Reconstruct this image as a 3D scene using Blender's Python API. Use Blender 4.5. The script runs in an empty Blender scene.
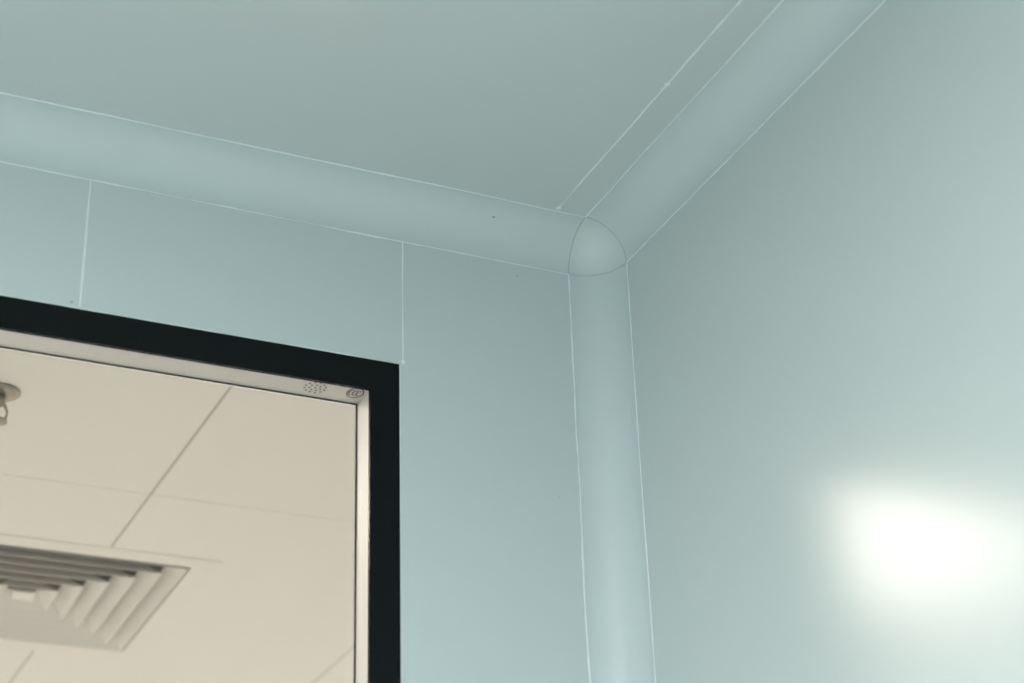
import bpy, bmesh, math, random
from mathutils import Matrix, Vector
random.seed(4)
r=0.06;H=3.0
XL,YF=-3.6,-4.2          # own room extents
AXL,AXR,AY=-3.6,1.8,3.9  # adjacent room extents
T=0.05
WX0,WX1,WZ0,WZ1=-1.55,-0.3135,1.0,2.7543
sc=bpy.context.scene
sc.view_settings.view_transform='Standard'
def lin(c):
    return tuple(((v/255)/12.92 if v/255<=0.04045 else ((v/255+0.055)/1.055)**2.4) for v in c)+(1,)
def mat(name,rgb,rough=0.5,metal=0,spec=0.5,noise=0.0,nscale=3,bump=0.0,bscale=40,coat=0,coatr=0.1,dark=None):
    m=bpy.data.materials.new(name);m.use_nodes=True;nt=m.node_tree;b=nt.nodes['Principled BSDF']
    b.inputs['Roughness'].default_value=rough;b.inputs['Metallic'].default_value=metal
    b.inputs['Specular IOR Level'].default_value=spec
    b.inputs['Coat Weight'].default_value=coat;b.inputs['Coat Roughness'].default_value=coatr
    tc=nt.nodes.new('ShaderNodeTexCoord')
    n=nt.nodes.new('ShaderNodeTexNoise');n.inputs['Scale'].default_value=nscale;n.inputs['Detail'].default_value=3
    nt.links.new(tc.outputs['Object'],n.inputs['Vector'])
    mx=nt.nodes.new('ShaderNodeMix');mx.data_type='RGBA'
    c=lin(rgb);k=1-noise
    mx.inputs[6].default_value=(c[0]*k,c[1]*k,c[2]*k,1);mx.inputs[7].default_value=tuple(min(1,v*(1+noise)) for v in c[:3])+(1,)
    nt.links.new(n.outputs['Fac'],mx.inputs[0]);nt.links.new(mx.outputs[2],b.inputs['Base Color'])
    if bump>0:
        n2=nt.nodes.new('ShaderNodeTexNoise');n2.inputs['Scale'].default_value=bscale
        nt.links.new(tc.outputs['Object'],n2.inputs['Vector'])
        bp=nt.nodes.new('ShaderNodeBump');bp.inputs['Strength'].default_value=bump;bp.inputs['Distance'].default_value=0.002
        nt.links.new(n2.outputs['Fac'],bp.inputs['Height']);nt.links.new(bp.outputs['Normal'],b.inputs['Normal'])
    return m
M_wall=mat('painted_steel_panel',(188,201,202.5),0.34,spec=0.5,noise=0.02,nscale=1.5,bump=0.05,bscale=6)
M_wallB=mat('painted_steel_panel_gloss',(188,199,199),0.23,spec=0.5,noise=0.02,nscale=1.5,bump=0.04,bscale=5)
M_ceil=mat('painted_ceiling_panel',(190,201,202),0.25,spec=0.5,noise=0.025,nscale=1.2,bump=0.05,bscale=5)
M_cove=mat('painted_cove',(190,204,205.5),0.42,spec=0.4,noise=0.02,nscale=6,bump=0.06,bscale=18)
M_cap=mat('cove_corner_plastic',(193,206,207),0.45,spec=0.4,noise=0.01)
M_seal=mat('sealant',(216,228,229),0.5,noise=0.08,nscale=60)
M_black=mat('black_glass_border',(7,12,14),0.25,spec=0.2,noise=0.05)
M_spacer=mat('anodised_spacer',(221,218,211),0.45,noise=0.02)
M_dark=mat('dark_gasket',(40,42,42),0.6)
M_ink=mat('black_ink',(12,12,12),0.6)
M_adj=mat('cream_ceiling',(225,222,216),0.6,noise=0.015,nscale=1)
M_adjw=mat('cream_wall',(223,220,214),0.6)
M_seam=mat('ceiling_seam',(187,181,171),0.7)
M_seam2=mat('ceiling_seam_faint',(218,214,207),0.7)
M_diff=mat('diffuser_white',(223,219,212),0.5)
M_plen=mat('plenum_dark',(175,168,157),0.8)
M_floor=mat('vinyl_floor',(228,225,221),0.4,noise=0.03)
M_metal=mat('chrome_sprinkler',(150,142,130),0.3,metal=0.8)
M_speck=mat('grey_mark',(140,157,160),0.7)
M_lframe=mat('light_frame',(235,235,230),0.4)
g=bpy.data.materials.new('clear_glass');g.use_nodes=True;nt=g.node_tree;nt.nodes.clear()
o=nt.nodes.new('ShaderNodeOutputMaterial');mx=nt.nodes.new('ShaderNodeMixShader');tr=nt.nodes.new('ShaderNodeBsdfTransparent');gl=nt.nodes.new('ShaderNodeBsdfGlossy')
gl.inputs['Roughness'].default_value=0.01;fr=nt.nodes.new('ShaderNodeFresnel');fr.inputs['IOR'].default_value=1.3
tr.inputs[0].default_value=(0.985,0.985,0.98,1)
nt.links.new(fr.outputs[0],mx.inputs[0]);nt.links.new(tr.outputs[0],mx.inputs[1]);nt.links.new(gl.outputs[0],mx.inputs[2]);nt.links.new(mx.outputs[0],o.inputs[0])
M_glass=g

def obj(name,bm,m,parent=None,smooth=False):
    bmesh.ops.recalc_face_normals(bm,faces=bm.faces)
    me=bpy.data.meshes.new(name);bm.to_mesh(me);bm.free()
    ob=bpy.data.objects.new(name,me);bpy.context.collection.objects.link(ob);me.materials.append(m)
    if smooth:
        for p in me.polygons:p.use_smooth=True
    if parent:ob.parent=parent
    return ob
def empty(name):
    e=bpy.data.objects.new(name,None);bpy.context.collection.objects.link(e);return e
def box(bm,a,b):
    x0,y0,z0=a;x1,y1,z1=b
    v=[bm.verts.new(p) for p in [(x0,y0,z0),(x1,y0,z0),(x1,y1,z0),(x0,y1,z0),(x0,y0,z1),(x1,y0,z1),(x1,y1,z1),(x0,y1,z1)]]
    for f in [(0,1,2,3),(4,5,6,7),(0,1,5,4),(1,2,6,5),(2,3,7,6),(3,0,4,7)]:bm.faces.new([v[i] for i in f])
def boxo(name,a,b,m,parent=None):
    bm=bmesh.new();box(bm,a,b);return obj(name,bm,m,parent)
def ring(bm,o0,i0,w0,w1,tf):
    def q(rc,w):return [bm.verts.new(tf(*p,w)) for p in [(rc[0],rc[1]),(rc[2],rc[1]),(rc[2],rc[3]),(rc[0],rc[3])]]
    A,B,C,D=q(o0,w0),q(i0,w0),q(o0,w1),q(i0,w1)
    for i in range(4):
        j=(i+1)%4
        for f in [(A[i],A[j],B[j],B[i]),(C[i],C[j],D[j],D[i]),(A[i],A[j],C[j],C[i]),(B[i],B[j],D[j],D[i])]:bm.faces.new(f)
XZ=lambda u,v,w:(u,w,v)
XY=lambda u,v,w:(u,v,w)

# ---------- own room shell
bm=bmesh.new();ring(bm,(XL,0,AXR,H),(WX0,WZ0,WX1,WZ1),0,T,XZ);wall_back=obj('wall_back',bm,M_wall)
wall_right=boxo('wall_right',(0,YF,0),(T,0,H),M_wallB)
boxo('wall_left',(XL-T,YF,0),(XL,0,H),M_wall)
boxo('wall_front',(XL-T,YF-T,0),(T,YF,H),M_wall)
boxo('floor',(XL-T,YF-T,-T),(AXR+T,AY+T,0),M_floor)
boxo('ceiling',(XL-T,YF-T,H),(T,T*0.5,H+T),M_ceil)

# ---------- coves (quarter-round profile tangent to both panels)
def cove(name,axis,a,b):
    n=24;bm=bmesh.new()
    P=[(-r+r*math.cos(math.pi/2*i/n),-r+r*math.sin(math.pi/2*i/n)) for i in range(n+1)]
    def pt(p,s):
        u,v=p
        if axis=='x':return (s,u,H+v)
        if axis=='y':return (u,s,H+v)
        return (u,v,s)
    segs=24;rows=[]
    for k in range(segs+1):
        s=a+(b-a)*k/segs;rows.append([bm.verts.new(pt(p,s)) for p in P])
    for k in range(segs):
        for i in range(n):
            bm.faces.new((rows[k][i],rows[k][i+1],rows[k+1][i+1],rows[k+1][i]))
    return obj(name,bm,M_cove,smooth=True)
cove('trim_1','x',XL,-r);cove('trim_2','y',YF,-r);cove('trim_3','z',0,H-r)
# spherical corner cap
bm=bmesh.new();n=18;g_=[]
for i in range(n+1):
    th=math.pi/2*i/n;row=[]
    for j in range(n+1):
        ph=math.pi/2*j/n
        row.append(bm.verts.new((-r+r*math.sin(th)*math.cos(ph),-r+r*math.sin(th)*math.sin(ph),H-r+r*math.cos(th))))
    g_.append(row)
for i in range(n):
    for j in range(n):bm.faces.new((g_[i][j],g_[i+1][j],g_[i+1][j+1],g_[i][j+1]))
bmesh.ops.remove_doubles(bm,verts=bm.verts,dist=1e-6)
cap=obj('trim_4',bm,M_cap,smooth=True)

# ---------- sealant beads
bms=bmesh.new()
def bead(P0,P1,w=0.0022,nrm=(0,-1,0),jit=0.3,seg=0.012,h=0.0007,bm=None,path=None):
    bm=bm or bms
    if path is None:
        P0=Vector(P0);P1=Vector(P1);L=(P1-P0).length;k=max(2,int(L/seg));path=[P0+(P1-P0)*i/k for i in range(k+1)]
    prev=None;wj=1;off=0
    for i,p in enumerate(path):
        p=Vector(p);a=path[max(0,i-1)];b=path[min(len(path)-1,i+1)];t=(Vector(b)-Vector(a)).normalized()
        nn=nrm(p) if callable(nrm) else Vector(nrm).normalized()
        s=t.cross(nn).normalized()
        wj=0.7*wj+0.3*(1+random.uniform(-1,1)*jit*2.2);off=0.85*off+random.uniform(-1,1)*w*0.12
        ww=w*0.5*max(0.25,wj)
        cur=[bm.verts.new(p+s*(off-ww)-nn*0.0003),bm.verts.new(p+s*(off-ww*0.5)+nn*h),bm.verts.new(p+s*(off+ww*0.5)+nn*h),bm.verts.new(p+s*(off+ww)-nn*0.0003)]
        if prev:
            for q in range(3):bm.faces.new((prev[q],prev[q+1],cur[q+1],cur[q]))
        prev=cur
nA=(0,-1,0);nB=(-1,0,0);nC=(0,0,-1)
bead((XL,0,H-r),(-r,0,H-r),0.0023,nA,jit=.6)
bead((XL,-r,H),(-r,-r,H),0.0029,nC,jit=.5)
bead((0,YF,H-r),(0,-r,H-r),0.0024,nB,jit=.5)
bead((-r,YF,H),(-r,-r,H),0.0023,nC,jit=.5)
bead((-r,0,0),(-r,0,H-r),0.0029,nA,jit=.5)
bead((0,-r,0),(0,-r,H-r),0.0024,nB,jit=.5)
bead((-0.105,YF,H),(-0.105,-r-.004,H),0.0024,nC,jit=.7)
bead((-0.7292,0,WZ1),(-0.7292,0,H-r),0.0036,nA)
bead((-0.3083,0,WZ1),(-0.3083,0,H-r),0.0018,nA,jit=.7)
bead((WX1+.0008,0,WZ0),(WX1+.0008,0,WZ1),0.0013,nA,jit=.5)
bead((WX0,0,WZ1+.0010),(WX1,0,WZ1+.0010),0.0015,nA,jit=.8)
def blob(bm,c,rad,nn,fl=0.3):
    nn=Vector(nn).normalized();m=Matrix.Translation(c)@nn.to_track_quat('Z','Y').to_matrix().to_4x4()@Matrix.Diagonal((1,random.uniform(.6,1),fl,1))
    bmesh.ops.create_icosphere(bm,subdivisions=2,radius=rad,matrix=m)
blob(bms,(-.105,-.38,H),.004,nC);blob(bms,(-.105,-.068,H),.004,nC)
blob(bms,(-.3083,0,WZ1+.004),.0035,nA)
def arc(f):return [Vector(f(math.pi/2*i/24)) for i in range(25)]
C=Vector((-r,-r,H-r));nS=lambda p:(C-p).normalized()
obj('sealant_beads',bms,M_seal)  # sealant along cove edges, panel joints and window, all one mesh
bmc=bmesh.new()
bead(0,0,0.0012,nS,bm=bmc,path=arc(lambda t:(-r,-r+r*math.cos(t),H-r+r*math.sin(t))))
bead(0,0,0.0004,nS,bm=bmc,path=arc(lambda t:(-r+r*math.cos(t),-r,H-r+r*math.sin(t))))
bead(0,0,0.0004,nS,bm=bmc,path=arc(lambda t:(-r+r*math.cos(t),-r+r*math.sin(t),H-r)))
obj('cap_joint',bmc,mat('cap_joint_line',(162,178,180),0.7),cap)  # thin greyer lines where the corner cap meets the coves
bmk=bmesh.new()
for c,rd,nn in [((-.185,-.028,H-.010),.0022,(0,-.7,-.7)),((-.14,0,2.922),.0012,nA),
    ((-.74,0,2.762),.0018,nA),((-.09,0,2.6),.0008,nA)]:
    blob(bmk,c,rd,nn,0.2)
obj('surface_marks',bmk,M_speck,wall_back)

# ---------- window
W=empty('window_1')
IX0,IX1,IZ0,IZ1=WX0+.041,-.354,WZ0+.043,2.711
bm=bmesh.new();ring(bm,(WX0,WZ0,WX1-.0006,WZ1-.0006),(IX0,IZ0,IX1,IZ1),-.0006,.005,XZ);obj('black_border',bm,M_black,W)
boxo('front_pane',(IX0,.001,IZ0),(IX1,.004,IZ1),M_glass,W)
bm=bmesh.new();ring(bm,(WX0+.001,WZ0+.001,WX1-.001,WZ1-.001),(IX0,IZ0,IX1,IZ1),.005,.046,XZ);obj('spacer_frame',bm,M_spacer,W)
bm=bmesh.new();ring(bm,(WX0+.001,WZ0+.001,WX1-.001,WZ1-.001),(IX0+.0022,IZ0+.0022,IX1-.0022,IZ1-.0022),.046,.050,XZ);obj('rear_gasket',bm,M_dark,W)
boxo('rear_pane',(IX0+.0025,.046,IZ0+.0025),(IX1-.0025,.049,IZ1-.0025),M_glass,W)
bm=bmesh.new();zz=IZ1-.0004
def disc(bm,x,y,rad):
    bm.faces.new([bm.verts.new((x+rad*math.cos(a*math.pi/5),y+rad*math.sin(a*math.pi/5),zz)) for a in range(10)])
for k,rd in ((12,.0135),(7,.0072),(1,0)):
    for i in range(k):disc(bm,-.421+rd*math.cos(i*2*math.pi/k+.2),.0195+rd*1.05*math.sin(i*2*math.pi/k+.2),.0015)
def arcflat(cx,cy,rx,ry,a0,a1,w,n=32):
    pr=None
    for i in range(n+1):
        a=a0+(a1-a0)*i/n
        c=[bm.verts.new((cx+(rx-s)*math.cos(a),cy+(ry-s)*math.sin(a),zz)) for s in (0,w)]
        if pr:bm.faces.new((pr[0],pr[1],c[1],c[0]))
        pr=c
arcflat(-.368,.0165,.0112,.0145,0,2*math.pi,.0015)
for i,cx in enumerate((-.3735,-.3685,-.3635)):arcflat(cx,.0165,.0032,.0075,.8,2*math.pi-.8,.0014,16)
obj('printed_marks',bm,M_ink,W)

# ---------- adjacent room
DX,DY,DS=-.475,1.695,.275
bm=bmesh.new();ring(bm,(AXL-T,T*0.5,AXR+T,AY+T),(DX-DS,DY-DS,DX+DS,DY+DS),H,H+T,XY);obj('ceiling_adjacent_room',bm,M_adj)
boxo('wall_far',(AXL,AY,0),(AXR,AY+T,H),M_adjw)
boxo('wall_adjacent_left',(AXL-T,T,0),(AXL,AY+T,H),M_adjw)
boxo('wall_adjacent_right',(AXR,T,0),(AXR+T,AY+T,H),M_adjw)
bm=bmesh.new()
# slightly skewed panel seam, as laid
for y0,y1 in ((T,DY-.33),(DY+.33,AY)):
    xa=lambda y:-.3515-.0158*y
    vs=[bm.verts.new(p) for p in [(xa(y0)-.0025,y0,H-.0005),(xa(y0)+.0025,y0,H-.0005),(xa(y1)+.0025,y1,H-.0005),(xa(y1)-.0025,y1,H-.0005)]]
    bm.faces.new(vs)
box(bm,(.27,T,H-.0006),(.274,AY,H+.001))
obj('adjacent_ceiling_seams',bm,M_seam)  # thin strips for the ceiling panel seams of the adjacent room
bm=bmesh.new();box(bm,(AXL,1.090,H-.0004),(AXR,1.093,H+.001));obj('adjacent_ceiling_faint_seam',bm,M_seam2)  # cross seam in the same ceiling, fainter colour
D=empty('ceiling_air_diffuser')
bm=bmesh.new();ring(bm,(DX-.325,DY-.325,DX+.325,DY+.325),(DX-DS,DY-DS,DX+DS,DY+DS),H-.0012,H-.0002,XY);obj('flange',bm,M_diff,D)
bm=bmesh.new()
def sring(s0,z0,s1,z1,th=.0015):
    def q(s,z):return [bm.verts.new((DX+a*s,DY+b*s,z)) for a,b in ((-1,-1),(1,-1),(1,1),(-1,1))]
    A,B,C_,D_=q(s0,z0),q(s1,z1),q(s0+th,z0),q(s1+th,z1)
    for i in range(4):
        j=(i+1)%4
        for f in [(A[i],A[j],B[j],B[i]),(C_[i],C_[j],D_[j],D_[i]),(A[i],A[j],C_[j],C_[i]),(B[i],B[j],D_[j],D_[i])]:bm.faces.new(f)
for k in range(6):
    s=DS-.006-k*.042
    sring(s,H-.003,s-.030,H+.024)
obj('louvres',bm,M_diff,D)
bm=bmesh.new();box(bm,(DX-.022,DY-.022,H),(DX+.022,DY+.022,H+.004));obj('centre_plate',bm,M_diff,D)
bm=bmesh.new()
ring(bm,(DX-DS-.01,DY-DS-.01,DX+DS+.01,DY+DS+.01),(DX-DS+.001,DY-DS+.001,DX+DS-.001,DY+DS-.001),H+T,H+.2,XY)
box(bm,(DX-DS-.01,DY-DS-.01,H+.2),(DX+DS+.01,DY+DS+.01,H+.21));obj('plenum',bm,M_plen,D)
S=empty('fire_sprinkler');sx,sy=-.702,.765
def lathe(name,prof,m):
    bm=bmesh.new();n=28;rows=[]
    for rr,z in prof:rows.append([bm.verts.new((sx+rr*math.cos(2*math.pi*i/n),sy+rr*math.sin(2*math.pi*i/n),z)) for i in range(n)])
    for a,b in zip(rows,rows[1:]):
        for i in range(n):bm.faces.new((a[i],a[(i+1)%n],b[(i+1)%n],b[i]))
    bm.faces.new(rows[0]);bm.faces.new(rows[-1]);obj(name,bm,m,S,True)
lathe('escutcheon',[(.034,H-.0002),(.034,H-.003),(.026,H-.008),(.016,H-.010)],M_metal)
lathe('body',[(.012,H-.009),(.012,H-.022),(.008,H-.026),(.004,H-.028),(.004,H-.044),(.006,H-.046)],M_metal)
lathe('deflector',[(.018,H-.052),(.018,H-.0535),(.004,H-.055)],M_metal)
bm=bmesh.new()
for sgn in (-1,1):
    pth=[(sx+sgn*(.010+.006*math.sin(math.pi*i/10)),sy,H-.022-.031*i/10) for i in range(11)]
    for a,b in zip(pth,pth[1:]):
        box(bm,(min(a[0],b[0])-.0015,sy-.002,b[2]),(max(a[0],b[0])+.0015,sy+.002,a[2]))
obj('yoke',bm,M_metal,S)

# ---------- lamps
def panel(name,cx,cy,sxx,syy,power,col):
    P=empty(name)
    bm=bmesh.new();ring(bm,(cx-sxx/2-.015,cy-syy/2-.015,cx+sxx/2+.015,cy+syy/2+.015),(cx-sxx/2,cy-syy/2,cx+sxx/2,cy+syy/2),H-.012,H-.0002,XY);obj('frame',bm,M_lframe,P)
    l=bpy.data.lights.new(name+'_lamp','AREA');l.shape='RECTANGLE';l.size=sxx;l.size_y=syy;l.energy=power;l.color=col
    lo=bpy.data.objects.new('lamp',l);bpy.context.collection.objects.link(lo);lo.location=(cx,cy,H-.006);lo.parent=P
warm=(1,.955,.92);cool=(1,.988,.965)
panel('added_fill_panel',-1.07,.80,.62,.64,21.5,(1,.89,.79))
panel('added_fill_panel',.9,2.6,.6,.6,53,warm)  # unseen panel, added to brighten the adjacent room
panel('added_fill_panel',-2.2,2.9,.6,.6,53,warm)  # also out of view, put in to lift the adjacent room's light
panel('added_fill_panel',-2.0,-1.9,.6,1.2,76,cool)
panel('added_fill_panel',-1.9,-3.5,1.2,.6,76,cool)
w=bpy.data.worlds.new('w');sc.world=w;w.use_nodes=True;w.node_tree.nodes['Background'].inputs[0].default_value=(.5,.5,.5,1)

# ---------- camera
yaw,pit,ro=0.44136,0.48211,-0.03584
f=Vector((math.sin(yaw)*math.cos(pit),math.cos(yaw)*math.cos(pit),math.sin(pit)))
rt0=Vector((math.cos(yaw),-math.sin(yaw),0));up0=rt0.cross(f)
c,s=math.cos(ro),math.sin(ro);rt=c*rt0+s*up0;up=-s*rt0+c*up0
cd=bpy.data.cameras.new('camera');cam=bpy.data.objects.new('camera',cd);bpy.context.collection.objects.link(cam)
cd.lens=1893.67*36/1024;cd.sensor_width=36;cd.clip_start=.01
cd.dof.use_dof=True;cd.dof.focus_distance=2.6;cd.dof.aperture_fstop=3.8
cam.matrix_world=Matrix(((rt[0],up[0],-f[0],-1.11515),(rt[1],up[1],-f[1],-2.04109),(rt[2],up[2],-f[2],1.63661),(0,0,0,1)))
sc.camera=cam
